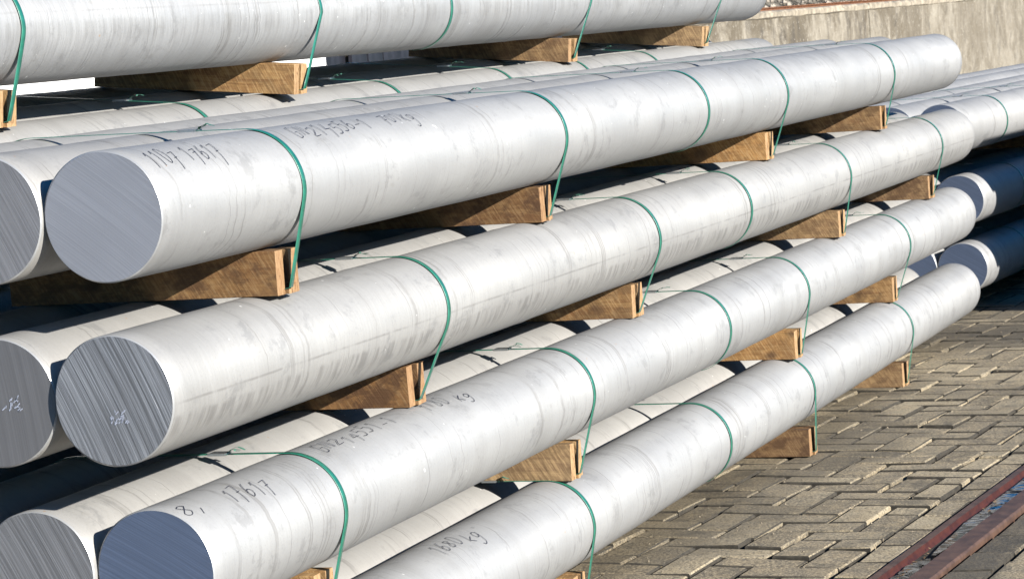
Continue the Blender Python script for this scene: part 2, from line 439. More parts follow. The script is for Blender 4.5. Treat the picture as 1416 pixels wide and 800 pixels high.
TH_R = radians(3.7)                      # rails run 3.7 degrees off the logs
def rail_x(y, off=0.0):                  # centre line between the two rails
    return -6.665 + (y - 29.9) * math.tan(TH_R) + off / cos(TH_R)

def clip(poly, n, d):                    # keep points with p.n <= d
    out = []
    for i in range(len(poly)):
        a, b = poly[i], poly[(i+1) % len(poly)]
        da = a[0]*n[0] + a[1]*n[1] - d; db = b[0]*n[0] + b[1]*n[1] - d
        if da <= 0: out.append(a)
        if da * db < 0:
            s = da / (da - db); out.append((a[0] + (b[0]-a[0])*s, a[1] + (b[1]-a[1])*s))
    return out

def area(p): return 0.5*sum(p[i][0]*p[(i+1) % len(p)][1]-p[(i+1) % len(p)][0]*p[i][1] for i in range(len(p)))

def shrink(poly, g):                     # convex inset
    out = list(poly); k = len(poly)
    for i in range(k):
        a, b = poly[i], poly[(i+1) % k]
        dx, dy = b[0]-a[0], b[1]-a[1]; L = hypot(dx, dy)
        if L < 1e-6: continue
        n = (dy/L, -dx/L)
        out = clip(out, n, a[0]*n[0]+a[1]*n[1]-g)
        if len(out) < 3: return []
    return out

def paver_polys():
    w = 0.528; th = radians(-5.2)
    ca, sa = cos(th), sin(th)
    ox, oy = -8.95, 31.75                # lower left corner of a vertical paver seen in the photograph
    n = (cos(TH_R), -sin(TH_R))          # left limit: joint beside the soldier row
    dJ = (rail_x(30, -0.80))*n[0] + 30*n[1]
    polys = []
    for i in range(-45, 45):
        for j in range(-60, 110):
            s = (i + j - 2) % 4          # cell 0,0 is the bottom of a vertical
            s = (i + j + 2) % 4
            if s == 0: r = (i, j, 2, 1)
            elif s == 2: r = (i, j, 1, 2)
            else: continue
            pts = []
            for a, b in ((0, 0), (r[2], 0), (r[2], r[3]), (0, r[3])):
                u, v = (r[0]+a)*w, (r[1]+b)*w
                pts.append((ox + u*ca - v*sa, oy + u*sa + v*ca))
            cx = sum(p[0] for p in pts)/4; cy = sum(p[1] for p in pts)/4
            if not (-24.2 < cx < -5 and 8.3 < cy < 83.5): continue
            p = clip(pts, n, dJ)
            if len(p) < 3 or area(p) < 0.04: continue
            polys.append(p)
    # soldier row between the herringbone and the left rail, and rows right of the right rail
    t = (sin(TH_R), cos(TH_R))
    y = 8.5
    for lo, hi, L, ph in ((-0.80, -0.37, 0.92, 0.35), (0.40, 0.92, 1.04, 0.0), (0.92, 1.44, 1.04, 0.5), (1.44, 2.5, 0.52, 0.1), (2.5, 3.02, 1.04, 0.3), (3.02, 4.08, 0.52, 0.2), (4.08, 4.6, 1.04, 0.6), (4.6, 5.66, 0.52, 0.0), (5.66, 6.2, 1.04, 0.4), (6.2, 7.2, 0.52, 0.4), (7.2, 8.2, 0.52, 0.1), (8.2, 9.2, 0.52, 0.3), (9.2, 10.2, 0.52, 0.3)):
        yy = 8.5 + ph*L
        while yy < 83:
            a, b = yy, yy + L
            polys.append([(rail_x(a, lo), a), (rail_x(a, hi), a), (rail_x(b, hi), b), (rail_x(b, lo), b)])
            yy += L
    return polys

CAMF = None
def project(x, y, z):
    cam = scene.camera
    v = cam.matrix_world.inverted() @ W(x, y, z)
    if v.z > -0.01: return (-9999, -9999, 1)
    f = cam.data.lens/36*1416
    return (708 + f*v.x/-v.z, 400 - f*v.y/-v.z, -v.z/S)

def paver_edges(v, f):
    mi = []
    for q in f:
        a, b, c_ = Vector(v[q[0]]), Vector(v[q[1]]), Vector(v[q[2]])
        n = (b-a).cross(c_-a).normalized()
        if n.z > 0.97 and q is f[0]: mi.append(0)
        elif n.x > 0.3: mi.append(1 if rng.random() < 0.55 else 0)  # sun-facing edges stay pale more often: lit sides put into the colour
        else: mi.append(1 if rng.random() < 0.85 else 0)
    return mi

def paver_mesh_data(poly, g=0.018, ch=0.016, top=0.0, tx=0.0, ty=0.0):
    p = shrink(poly, g); q = shrink(p, ch) if p else []
    if len(p) < 3 or len(q) < 3 or len(p) != len(q): return None
    cx = sum(a[0] for a in p)/len(p); cy = sum(a[1] for a in p)/len(p)
    # match vertex order by nearest start
    k = min(range(len(q)), key=lambda i: hypot(q[i][0]-p[0][0], q[i][1]-p[0][1])); q = q[k:]+q[:k]
    j = len(p); jr = lambda: rng.uniform(-0.006, 0.006)
    def zz(a, base): return base + top + (a[0]-cx)*tx + (a[1]-cy)*ty
    v = [(a[0]+jr(), a[1]+jr(), zz(a, G + 0.0) - 0.016 + jr()*0.5) for a in p] + [(a[0]+jr()*0.7, a[1]+jr()*0.7, zz(a, G)) for a in q] + [(a[0], a[1], G - 0.16) for a in p]
    f = [tuple(range(j, 2*j))]
    for i in range(j):
        i2 = (i+1) % j
        f.append((i, i2, j+i2, j+i)); f.append((2*j+i, 2*j+i2, i2, i))
    return v, f, (cx, cy)

bed = quad_sheet('pavement', -24.5, 9.0, 8.0, 84.0, G - 0.10, M_JOINT)
tag(bed, 'paved yard of worn concrete block pavers', kind='structure')
polys = paver_polys()
vis, rest = [], []
for p in polys:
    cx = sum(a[0] for a in p)/len(p); cy = sum(a[1] for a in p)/len(p)
    u, v, dpt = project(cx, cy, G)
    L1bot = 796 - (u - 771.7)*0.6105       # lower outline of the bottom log
    if -15 < u < 1440 and v < 830 and v > 425 and v > L1bot - 15: vis.append((cy, p))
    else: rest.append(p)
vis.sort(key=lambda a: a[0])
rest += [p for _, p in vis[290:]]
for _, p in vis[:290]:
    d = paver_mesh_data(p, g=0.031+rng.uniform(-.008, .011), ch=rng.uniform(0.010, 0.022), top=rng.uniform(-0.018, 0.008), tx=rng.uniform(-.03, .03), ty=rng.uniform(-.022, .022))
    if not d: continue
    v, f, (cx, cy) = d
    c0 = W(cx, cy, G)
    o = ob('paver', mesh('paver', [W(*q) - c0 for q in v], f, [M_PAVER, M_PEDGE], False, paver_edges(v, f)), bed, c0 - bed.location)
vv, ff, tn, em = [], [], [], []
for p in rest:
    d = paver_mesh_data(p, top=rng.uniform(-0.02, 0.01))
    if not d: continue
    v, f, _ = d; b = len(vv); vv += [W(*q) for q in v]; k = rng.random()
    em += paver_edges(v, f)
    for q in f: ff.append(tuple(i+b for i in q)); tn.append(k)
me = mesh('paver_field', vv, ff, [M_PAVER, M_PEDGE], False, em); at = me.attributes.new('tone', 'FLOAT', 'FACE'); at.data.foreach_set('value', tn)
tag(ob('paver_field', me, bed), kind='stuff')

def prism_along(name, prof, y0, y1, mat, parent=None, mats=None, midx=None, steps=24, jit=0.0):
    """profile (offset from rail line, z) swept along the rail line"""
    k = len(prof); v, f = [], []; mi = []
    for s in range(steps+1):
        y = y0 + (y1-y0)*s/steps
        for o_, z_ in prof:
            v.append(W(rail_x(y, o_ + rng.uniform(-jit, jit)), y, z_ + rng.uniform(-jit, jit)))
    for s in range(steps):
        for i in range(k):
            f.append((s*k+i, s*k+(i+1) % k, (s+1)*k+(i+1) % k, (s+1)*k+i)); mi.append(midx[i] if midx else 0)
    f.append(tuple(range(k))[::-1]); f.append(tuple(range(steps*k, (steps+1)*k))); mi += [0, 0]
    return ob(name, mesh(name, v, f, mats or [mat], midx=mi), parent)

gz = G
left = bpy.data.objects.new('crane_rail', None); link(left); left.location = (0, 0, 0)
tag(left, 'narrow red rusted guard rail on the side of the groove nearest the log stack', 'rail')
prism_along('guard_web', [(-0.355, gz-0.20), (-0.20, gz-0.20), (-0.20, gz-0.07), (-0.235, gz-0.03), (-0.25, gz+0.012), (-0.345, gz+0.015)], 8.5, 83, None, left, [M_RUST, M_RAIL], [0, 0, 0, 0, 1, 0], 60, 0.003)
right = bpy.data.objects.new('crane_rail', None); link(right)
tag(right, 'broad brown worn rail head beside the puddle, at the right corner of the paving', 'rail')
prism_along('rail_head', [(0.10, gz-0.20), (0.385, gz-0.20), (0.385, gz+0.02), (0.365, gz+0.045), (0.135, gz+0.05), (0.105, gz+0.02)], 8.5, 83, None, right, [M_RAIL], None, 60, 0.002)
gr = prism_along('rail_groove', [(-0.24, gz-0.20), (0.12, gz-0.20), (0.12, gz-0.065), (-0.24, gz-0.065)], 8.5, 83, M_JOINT, None, None, None, 40, 0.004)
tag(gr, 'muddy groove between the two rails', kind='structure')
def puddle(y0, y1, label):
    v, f = [], []; n = 26
    for i in range(n+1):
        y = y0 + (y1-y0)*i/n; e = min(1.0, min(i, n-i)/4.0)
        wv = 0.115*e + 0.012*sin(i*1.9) + 0.01*sin(i*0.7)
        v += [W(rail_x(y, -0.035-max(wv, 0.004)-0.02), y, gz-0.035), W(rail_x(y, -0.035+max(wv, 0.004)+0.02), y, gz-0.035)]
    for i in range(n): f.append((2*i, 2*i+1, 2*i+3, 2*i+2))
    return tag(ob('puddle', mesh('puddle', v, f, [M_WATER])), label, kind='structure')
puddle(31.4, 44.5, 'rainwater puddle between the rails reflecting blue sky')
puddle(29.0, 31.2, 'small dark puddle with leaves between the rails at the picture edge')
mb = MB()
for i in range(170):
    y = rng.choice([rng.uniform(28.5, 31.6), rng.uniform(28.5, 31.9), rng.uniform(33.8, 34.9)])
    o_ = rng.uniform(-0.17, 0.09)
    p = W(rail_x(y, o_), y, gz-(0.034 if (y < 31 or y > 31.6) else 0.06) + rng.uniform(0, 0.015)); a = rng.uniform(0, 6.28); L = rng.uniform(0.002, 0.006)
    d1 = Vector((cos(a), sin(a), rng.uniform(-.4, .4)))*L; d2 = Vector((-sin(a), cos(a), rng.uniform(-.4, .4)))*L*0.6
    b = len(mb.v); mb.v += [p-d1, p+d2, p+d1, p-d2]; mb.f.append((b, b+1, b+2, b+3))
tag(ob('leaf_litter', mb.mesh('leaf_litter', [M_LEAF])), 'dead leaves and grit lying in the rail groove', kind='stuff')

mb = MB()
for i in range(320):
    y = rng.uniform(27, 56); x = rng.uniform(-10.5, rail_x(y, -0.4))
    r_ = rng.uniform(0.008, 0.026); c = W(x, y, G + r_*0.5); b = len(mb.v)
    mb.v += [c + Vector((cos(a_)*rng.uniform(.6, 1), sin(a_)*rng.uniform(.6, 1), 0))*r_*S for a_ in (0, 1.6, 3.1, 4.7)] + [c + Vector((0, 0, r_*S*rng.uniform(.3, .8)))]
    mb.f += [(b, b+1, b+4), (b+1, b+2, b+4), (b+2, b+3, b+4), (b+3, b, b+4)]
tag(ob('grit', mb.mesh('grit', [mat_plain('pale_grit', (0.20, 0.165, 0.115), 0.9, 0.0, 0.6, 300)])), 'loose grit and crumbs scattered on the pavers', kind='stuff')

# ------------------------------------------------------------------ log meshes
def log_mesh(D, length, seed):
    r = random.Random(seed); R = D/2*S; L = length*S; n = 112; rings = 150
    v, f = [], []
    ys = [0.0, 0.0022] + [L*i/rings for i in range(1, rings)] + [L-0.0022, L]
    ph = [r.uniform(0, 6.28) for _ in range(8)]
    bumps = [(r.uniform(0.1, L-0.1), r.uniform(0.003, 0.010), r.uniform(0.0003, 0.0010)) for _ in range(14)]
    for k, y in enumerate(ys):
        e = -0.0022 if k in (0, len(ys)-1) else 0.0
        dr = 0.0
        for c, w_, h_ in bumps: dr += h_*math.exp(-((y-c)/w_)**2)
        for j in range(n):
            a = 2*pi*j/n
            rr = R + e - 0.0006 + dr + 0.0004*sin(3*a+ph[0]+y*0.8) + 0.0003*sin(5*y*3+ph[1]+a)
            v.append((rr*cos(a), y, rr*sin(a)))
    for k in range(len(ys)-1):
        for j in range(n):
            f.append((k*n+j, k*n+(j+1) % n, (k+1)*n+(j+1) % n, (k+1)*n+j))
    mi = [1 if (i < n or i >= (len(ys)-2)*n) else 0 for i in range(len(f))]
    # outward facing
    f = [q[::-1] for q in f]
    me = mesh('aluminium_log', v, f, [M_LOG, M_RIM], True, mi)
    return me

def disc_mesh(D, kind, flip=False):
    R = D/2*S - 0.0027; n = 64
    v = [(0, 0, 0)] + [(R*cos(2*pi*j/n), 0, R*sin(2*pi*j/n)) for j in range(n)]
    f = [(0, 1+j, 1+(j+1) % n) for j in range(n)]
    if flip: f = [q[::-1] for q in f]
    return mesh('sawn_end', v, f, [M_END[kind]])

LM = {}
def get_log_mesh(D, length):
    key = (round(D, 2), round(length*2)/2)
    if key not in LM: LM[key] = log_mesh(key[0], length, len(LM)+1)
    return LM[key]
DM = {}
def get_disc(D, kind, flip):
    key = (round(D, 2), kind, flip)
    if key not in DM: DM[key] = disc_mesh(*key)
    return DM[key]

def make_log(x, z, y0, y1, label, group, end='fine_grey', D=1.0, rotz=0.0, warm=0.3, tide=0.0, tide_a=-0.3, rough=0):
    me = get_log_mesh(D, y1-y0)
    o = ob('aluminium_log', me, None, W(x, y0, z), rotz)
    L = max(v.co.y for v in (me.vertices[0], me.vertices[-1]))
    tag(o, label, 'log', group)
    o['warmth'] = float(warm); o['tide_mark'] = float(tide); o['tide_angle'] = float(tide_a)
    e = ob('sawn_end', get_disc(D, end, False), o, (0, -0.0003, 0))
    e = ob('sawn_end', get_disc(D, 'fine_grey', True), o, (0, L+0.0003, 0))
    return o

# ---- handwriting: stroke font, drawn as thin ribbons on the curved side of a log
GL = {
 '0': [[(.5, 1), (.2, .85), (.1, .5), (.2, .15), (.5, 0), (.8, .15), (.9, .5), (.8, .85), (.5, 1)]],
 '1': [[(.25, .75), (.55, 1), (.5, 0)]],
 '2': [[(.1, .8), (.4, 1), (.8, .85), (.8, .6), (.1, .02), (.95, .05)]],
 '4': [[(.55, 1), (.08, .4), (.9, .42)], [(.75, .75), (.65, -.15)]],
 '5': [[(.9, 1), (.3, .98), (.2, .58), (.6, .62), (.88, .35), (.6, .02), (.1, .05)]],
 '6': [[(.75, 1), (.3, .65), (.12, .25), (.4, 0), (.8, .15), (.8, .4), (.45, .5), (.15, .3)]],
 '7': [[(.05, .92), (.9, 1), (.5, .4), (.4, -.3)], [(.3, .48), (.8, .52)]],
 '8': [[(.8, .85), (.45, 1), (.15, .8), (.8, .3), (.5, 0), (.12, .2), (.8, .85)]],
 'G': [[(.9, .85), (.5, 1), (.12, .6), (.3, .05), (.8, .1), (.85, .45), (.5, .45)]],
 'N': [[(.1, 0), (.15, 1), (.8, .02), (.9, 1)]],
 'k': [[(.15, 1), (.15, 0)], [(.8, .65), (.2, .3), (.85, -.05)]],
 'g': [[(.8, .55), (.4, .7), (.1, .4), (.4, .1), (.75, .3), (.8, .6), (.75, -.35), (.4, -.6), (.1, -.45)]],
 '-': [[(.15, .5), (.85, .5)]], ',': [[(.4, .15), (.2, -.3)]], "'": [[(.3, 1.1), (.5, .9)]],
}
def catmull(pts, k=5):
    if len(pts) < 3: return pts
    P = [pts[0]] + list(pts) + [pts[-1]]; out = []
    for i in range(1, len(P)-2):
        for s in range(k):
            t = s/k; a, b, c, d = P[i-1], P[i], P[i+1], P[i+2]
            out.append(tuple(0.5*((2*b[m]) + (-a[m]+c[m])*t + (2*a[m]-5*b[m]+4*c[m]-d[m])*t*t + (-a[m]+3*b[m]-3*c[m]+d[m])*t**3) for m in (0, 1)))
    out.append(pts[-1]); return out

def writing(log, text, ya, yb, pa, pb, wline=0.0072, D=1.0, y0=0.0, slant=0.25):
    """text runs from ya to yb along the log (diameters), glyph feet at angle pa, heads at pb (degrees)"""
    R = D/2 + 0.0035
    n = len(text); adv = (yb-ya)/n
    H = radians(pb-pa)
    for i, ch in enumerate(text):
        if ch == ' ' or ch not in GL: continue
        v, f = [], []
        for st in GL[ch]:
            sc = rng.uniform(.78, 1.15); jo = rng.uniform(-.12, .12) + 0.08*sin(i*1.3)
            pts = catmull(st) if ch not in '14N7k-,' else st
            q = []
            for a, b in pts:
                yy = ya + adv*(i + rng.uniform(-.02, .02) + a*0.78) + slant*adv*b*0.6 - y0
                ph = radians(pa) + H*(b*sc+jo)
                q.append((yy, ph*R))
            for s in range(len(q)-1):
                (a0, b0), (a1, b1) = q[s], q[s+1]
                m = max(1, int(abs(b1-b0)/0.02))
                for w in range(m):
                    c0 = (a0+(a1-a0)*w/m, b0+(b1-b0)*w/m); c1 = (a0+(a1-a0)*(w+1)/m, b0+(b1-b0)*(w+1)/m)
                    dx, dy = c1[0]-c0[0], c1[1]-c0[1]; L = hypot(dx, dy) or 1e-6
                    nx, ny = -dy/L*wline/2, dx/L*wline/2
                    bb = len(v)
                    for (px, py) in ((c0[0]-nx, c0[1]-ny), (c0[0]+nx, c0[1]+ny), (c1[0]+nx, c1[1]+ny), (c1[0]-nx, c1[1]-ny)):
                        an = py/R; v.append((R*cos(an)*S, px*S, R*sin(an)*S))
                    f.append((bb, bb+1, bb+2, bb+3))
        ob('written_character', mesh('written_character', v, f, [M_INK]), log)

def scribble(log, cx, cz, s):
    v, f = [], []
    r = random.Random(int(cx*100+5))
    for _ in range(22):
        px = cx + r.uniform(-s, s)*0.9; pz = cz + r.uniform(-s, s)*0.55; a = r.uniform(0.5, 1.5); L = r.uniform(.012, .04)
        q = [(px, pz), (px + cos(a)*L, pz + sin(a)*L)]
        nx, nz = -sin(a)*.0035, cos(a)*.0035
        b = len(v)
        for (x_, z_), sg in ((q[0], 1), (q[0], -1), (q[1], -1), (q[1], 1)): v.append(((x_+nx*sg)*S, -0.0012, (z_+nz*sg)*S))
        f.append((b, b+1, b+2, b+3))
    ob('crayon_mark', mesh('crayon_mark', v, f, [M_CHALK]), log)

# ------------------------------------------------------------------ timber spacers
def make_spacer(xend, yf, zb, zt, length, label, group, dark=0.4, rotz=0.0, tilt=0.0):
    """two rough boards on edge with a slot for the strap and a lath end in the slot; origin at the right foot"""
    t = bpy.data.objects.new('timber_spacer', None); link(t)
    t.location = W(xend, yf, zb); t.rotation_euler = (0, math.atan(tilt), rotz)
    tag(t, label, 'timber spacer', group)
    h = (zt-zb)*S; L = length*S
    t1, gap, t2 = 0.145*S, 0.075*S, 0.165*S
    r = rng
    def board(y0, y1, dx, hh):
        nseg = 10; v, f = [], []; ch = 0.0012
        sec = [(y0+ch, 0), (y1-ch, 0), (y1, ch), (y1, hh-ch), (y1-ch, hh), (y0+ch, hh), (y0, hh-ch), (y0, ch)]
        k = len(sec)
        for s in range(nseg+1):
            x = dx - L*s/nseg
            wob = 0.0011
            for (yy, zz) in sec: v.append((x + r.uniform(-wob, wob), yy + r.uniform(-wob, wob), zz + (r.uniform(-wob, 0) if 0 < zz < hh else 0)))
        for s in range(nseg):
            for i in range(k): f.append((s*k+i, s*k+(i+1) % k, (s+1)*k+(i+1) % k, (s+1)*k+i))
        f.append(tuple(range(k))[::-1]); f.append(tuple(range(nseg*k, (nseg+1)*k)))
        o = ob('board', mesh('board', v, f, [M_WOOD]), t); o['dark_wood'] = float(dark + r.uniform(-.1, .1))
    board(0, t1, r.uniform(-.004, 0.0), h)
    board(t1+gap, t1+gap+t2, r.uniform(-.004, .003), h - 0.0005)
    mb = MB(); mb.box(-L, 0.004, t1+0.0004, t1+gap-0.0004, 0.0004, 0.008, 0.0001)
    o = ob('lath', mb.mesh('lath', [M_WOOD]), t); o['dark_wood'] = float(dark*0.5)
    return t

# ------------------------------------------------------------------ straps
def hull(pts):
    pts = sorted(set((round(a, 5), round(b, 5)) for a, b in pts))
    def half(ps):
        h = []
        for p in ps:
            while len(h) > 1 and (h[-1][0]-h[-2][0])*(p[1]-h[-2][1])-(h[-1][1]-h[-2][1])*(p[0]-h[-2][0]) <= 0: h.pop()
            h.append(p)
        return h
    a, b = half(pts), half(pts[::-1])
    return a[:-1] + b[:-1]

def make_strap(circles, y, label, group, spacer=None, yslot=None, width=0.076, knot=True, rotz=0.0, pivot=None):
    """band round the log circles (x, z, D) and, if given, down through the slot of the spacer (x0, x1, z)"""
    pts = []
    for (cx, cz, D) in circles:
        for j in range(120):
            a = 2*pi*j/120; r = D/2 + 0.006
            pts.append((cx + r*cos(a), cz + r*sin(a)))
    if spacer:
        x0, x1, zs = spacer[:3]; zl = spacer[3] if len(spacer) > 3 else zs
        pts += [(x1+0.030, zs+0.055), (x1-0.02, zs+0.046), (x0-0.03, zl+0.055), (x0+0.02, zl+0.046)]
    h = hull(pts)
    # subdivide long edges, let the band wander a little
    q = []
    for i in range(len(h)):
        a, b = h[i], h[(i+1) % len(h)]; L = hypot(b[0]-a[0], b[1]-a[1]); m = max(1, int(L/0.12))
        for s in range(m):
            q.append((a[0]+(b[0]-a[0])*s/m, a[1]+(b[1]-a[1])*s/m))
    cz0 = circles[0][1]; cx0 = circles[0][0]; R0 = circles[0][2]/2
    P = []
    r = random.Random(int(abs(y*100+cz0*37)))
    p1, p2 = r.uniform(0, 6), r.uniform(0, 6)
    org = pivot if pivot else (cx0, y, cz0)
    for (x, z) in q:
        yy = y
        if spacer:
            f = min(1, max(0, (cz0 - z)/(cz0 - spacer[2])))
            yy = y + (yslot - y)*f
        yy += 0.012*sin(x*1.7+p1) + 0.006*sin(z*5+p2)
        P.append((x, yy, z))
    n = len(P); v, f = [], []
    t = 0.0008/S
    for i in range(n):
        a, b = P[(i-1) % n], P[(i+1) % n]
        tx, tz = b[0]-a[0], b[2]-a[2]; L = hypot(tx, tz) or 1e-6
        nx, nz = tz/L, -tx/L                                   # outward (hull runs anticlockwise)
        tw = 0.0
        for (dy, o_) in ((-width/2, 0), (-width/2*0.92, t), (width/2*0.92, t), (width/2, 0)):
            v.append(W(P[i][0]+nx*o_, P[i][1]+dy, P[i][2]+nz*o_) - W(*org))
    for i in range(n):
        j = (i+1) % n
        for k in range(4):
            k2 = (k+1) % 4
            f.append((i*4+k, j*4+k, j*4+k2, i*4+k2))
    s = ob('strap', mesh('strap', v, f, [M_STRAP], True), None, W(*org), rotz)
    tag(s, label, 'strap', group)
    if knot:
        # steel seal and frayed tail on the flat span between the first two logs
        top = max(c[1]+c[2]/2 for c in circles[:2]) + 0.006
        kx = cx0 - r.uniform(0.50, 0.62)
        yk = P[min(range(n), key=lambda i: abs(P[i][0]-kx) + (10 if P[i][2] < cz0 else 0))]
        kx, zk = yk[0], yk[2]
        mb = MB(); mb.box((kx-.08-org[0])*S, (kx+.08-org[0])*S, (yk[1]-.07-org[1])*S, (yk[1]+.07-org[1])*S, (zk-0.004-org[2])*S, (zk+0.016-org[2])*S, 0.0001)
        ob('seal', mb.mesh('seal', [M_SEAL]), s)
        v, f = [], []
        for w in range(3):
            b = len(v); ang = r.uniform(-.5, .5)
            for i in range(6):
                u = i/5; px = kx + 0.08 + u*r.uniform(.10, .18) ; pz = zk + 0.014 + 0.05*sin(u*2.4)*r.uniform(.5, 1)
                py = yk[1] + ang*u*0.2
                for dy in (-.018, .018): v.append((W(px, py+dy, pz) - W(*org)))
            for i in range(5): f.append((b+2*i, b+2*i+1, b+2*i+3, b+2*i+2))
        ob('loose_tail', mesh('loose_tail', v, f, [M_TAIL]), s)
    return s

# ------------------------------------------------------------------ the big stack
Z = {1: -5.365, 2: -3.972, 3: -2.586, 4: -1.213}
X = {1: -10.109, 2: -10.071, 3: -10.104, 4: -10.112}
Y0 = {1: 19.2, 2: 19.29, 3: 18.912, 4: 19.004}
Y1 = {1: 51.13, 2: 50.996, 3: 51.396, 4: 50.462}
ord_ = {1: 'bottom', 2: 'second', 3: 'third', 4: 'fourth'}
place = {1: 'lowest layer, just above the paving', 2: 'second layer from the ground', 3: 'third layer from the ground', 4: 'fourth layer, top of the near front stack'}
frontlab = {
 1: 'pale front log of the lowest layer with 1680 kg written on it, nearest the paving',
 2: 'pale front log with dark blue smooth end and 17617 written beside it',
 3: 'stained front log with coarse saw-grooved end, third layer from the ground',
 4: 'front log with smooth lilac grey end and 1107 17617 written on its top',
}
seclab = {
 2: 'beige log with ridged sawn end behind the dark blue ended log',
 3: 'beige log with dull grey end behind the coarse saw-grooved one, cut by the left edge',
 4: 'log with finely scratched grey end at the left edge beside the lilac ended log',
 1: 'beige log lying behind the lowest front log, seen in the gap below the second layer',
}
GA = 'logs of the near front bundles'
HID = 'logs hidden deep inside the stack'
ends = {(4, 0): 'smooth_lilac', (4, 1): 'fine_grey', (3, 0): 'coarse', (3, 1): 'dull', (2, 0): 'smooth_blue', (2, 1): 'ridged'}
dz2 = {(4, 1): 0.018, (4, 2): 0.032}
dx2 = {}
logs = {}
for k in (1, 2, 3, 4):
    for n in (0, 1, 2):
        if n == 0: lab = frontlab[k]; g = GA
        elif n == 1: lab = seclab[k]; g = GA
        elif k == 4: lab = 'bluish log top right in front of the sunlit beige log'; g = GA
        else: lab = 'aluminium log deep in the shade inside the near stack'; g = HID
        yy0 = Y0[k] + (0.0 if n == 0 else rng.uniform(-.05, .05)) ; yy1 = Y1[k] + (0 if n == 0 else rng.uniform(-.3, .2))
        logs[(k, n)] = make_log(X[k]-n*1.003, Z[k]+dz2.get((k, n), 0), yy0, yy1, lab, g,
                 ends.get((k, n), 'fine_grey'), warm=(0.25 if n == 0 else 0.8), tide=(1.0 if (k, n) == (3, 0) else 0.0), tide_a=-0.22)
logs[(3, 0)]['warmth'] = 0.6; logs[(3, 0)]['ripple'] = 0.3
# rear bundle that carries the fifth layer
XB = -13.36
ZB = {1: -5.35, 2: -3.93, 3: -2.50, 4: -1.068}
SB = {0: 0.0, 1: 0.02, 2: 0.045, 3: 0.07, 4: 0.096}      # this bundle rises towards the back
for k in (1, 2, 3, 4):
    for n in (0, 1, 2):
        if k == 4 and n == 0: lab = 'sunlit beige log lying just under the topmost log, behind the bluish log tops'; g = GA
        elif k == 4 and n == 1: lab = 'shaded blue-black log right behind the sunlit beige one under the topmost log'; g = GA
        elif k == 4: lab = 'deep blue shaded log top at the back of the gap under the topmost log'; g = GA
        else: lab = 'aluminium log deep in the shade inside the near stack'; g = HID
        logs[('b', k, n)] = make_log(XB-n*1.004, ZB[k] + n*SB[k], 18.9+rng.uniform(-.1, .1), 50.2+rng.uniform(-.2, .2), lab, g, 'fine_grey', warm=0.9)
Z5 = 0.286; D5 = 1.04      # fifth layer
for n in (0, 1, 2):
    lab = 'large scratched log across the top left corner, highest of the whole pile' if n == 0 else 'log of the topmost layer lying behind the front one'
    logs[(5, n)] = make_log(XB-0.0-n*1.045, Z5+n*0.098, 18.3, 49.72, lab, GA if n == 0 else HID, 'fine_grey', D=D5, warm=0.1, tide=(0.55 if n == 0 else 0.0), tide_a=0.12)

writing(logs[(4, 0)], '1107 17617', 19.22, 20.45, 42, 62, y0=Y0[4])
writing(logs[(4, 0)], 'GN214556-1', 22.0, 23.65, 50, 70, y0=Y0[4])
writing(logs[(4, 0)], '701kg', 24.0, 24.75, 52, 71, y0=Y0[4])
writing(logs[(2, 0)], '8,', 19.36, 19.80, 57, 72, y0=Y0[2])
writing(logs[(2, 0)], '17617', 20.12, 20.86, 50, 70, y0=Y0[2])
writing(logs[(2, 0)], 'GN214551-1', 22.15, 23.9, 65, 84, y0=Y0[2])
writing(logs[(2, 0)], '1180', 24.55, 25.15, 63, 81, y0=Y0[2])
writing(logs[(2, 0)], 'kg', 25.3, 25.66, 56, 70, y0=Y0[2])
writing(logs[(1, 0)], '1680', 24.72, 25.36, 62, 82, y0=Y0[1])
writing(logs[(1, 0)], "kg'", 25.42, 25.95, 58, 74, y0=Y0[1])
scribble(logs[(3, 0)], 0.04, -0.13, 0.085)
scribble(logs[(3, 1)], 0.10, -0.02, 0.085)

# spacers (x of right end, y of strap) per layer and straps
GS = 'timber spacers between the log layers'
GT = 'green straps round the near log bundles'
spx = {4: [(-9.80, 21.60), (-9.86, 28.43), (-9.89, 37.96), (-9.82, 44.90)],
       3: [(-9.96, 24.66), (-9.92, 31.53), (-9.77, 41.40), (-9.83, 48.40)],
       2: [(-9.80, 21.83), (-9.80, 28.64), (-9.745, 38.29), (-9.85, 45.14)],
       1: [(-9.80, 21.70), (-9.78, 28.43), (-9.66, 38.41), (-9.77, 45.15)]}
rings = {4: 33.97, 3: 35.66, 2: 34.15, 1: 33.99}
nth = ['nearest', 'second', 'third', 'farthest']
dark = {(4, 0): 0.75, (4, 1): 0.8, (4, 2): 0.12, (4, 3): 0.5, (3, 0): 0.95, (3, 1): 0.35, (3, 2): 0.25, (3, 3): 0.6, (2, 0): .2, (2, 1): 0.2, (2, 2): 0.0, (2, 3): 0.4, (1, 0): .5, (1, 1): .3, (1, 2): 0.8, (1, 3): 0.5}
under = {4: 'under the lilac-ended front log', 3: 'under the stained coarse-ended log', 2: 'under the dark blue ended log', 1: 'on the paving under the lowest front log'}
strapon = {4: 'over the lilac-ended log', 3: 'over the stained coarse-ended log', 2: 'over the dark blue ended log', 1: 'round the lowest log beside the paving'}
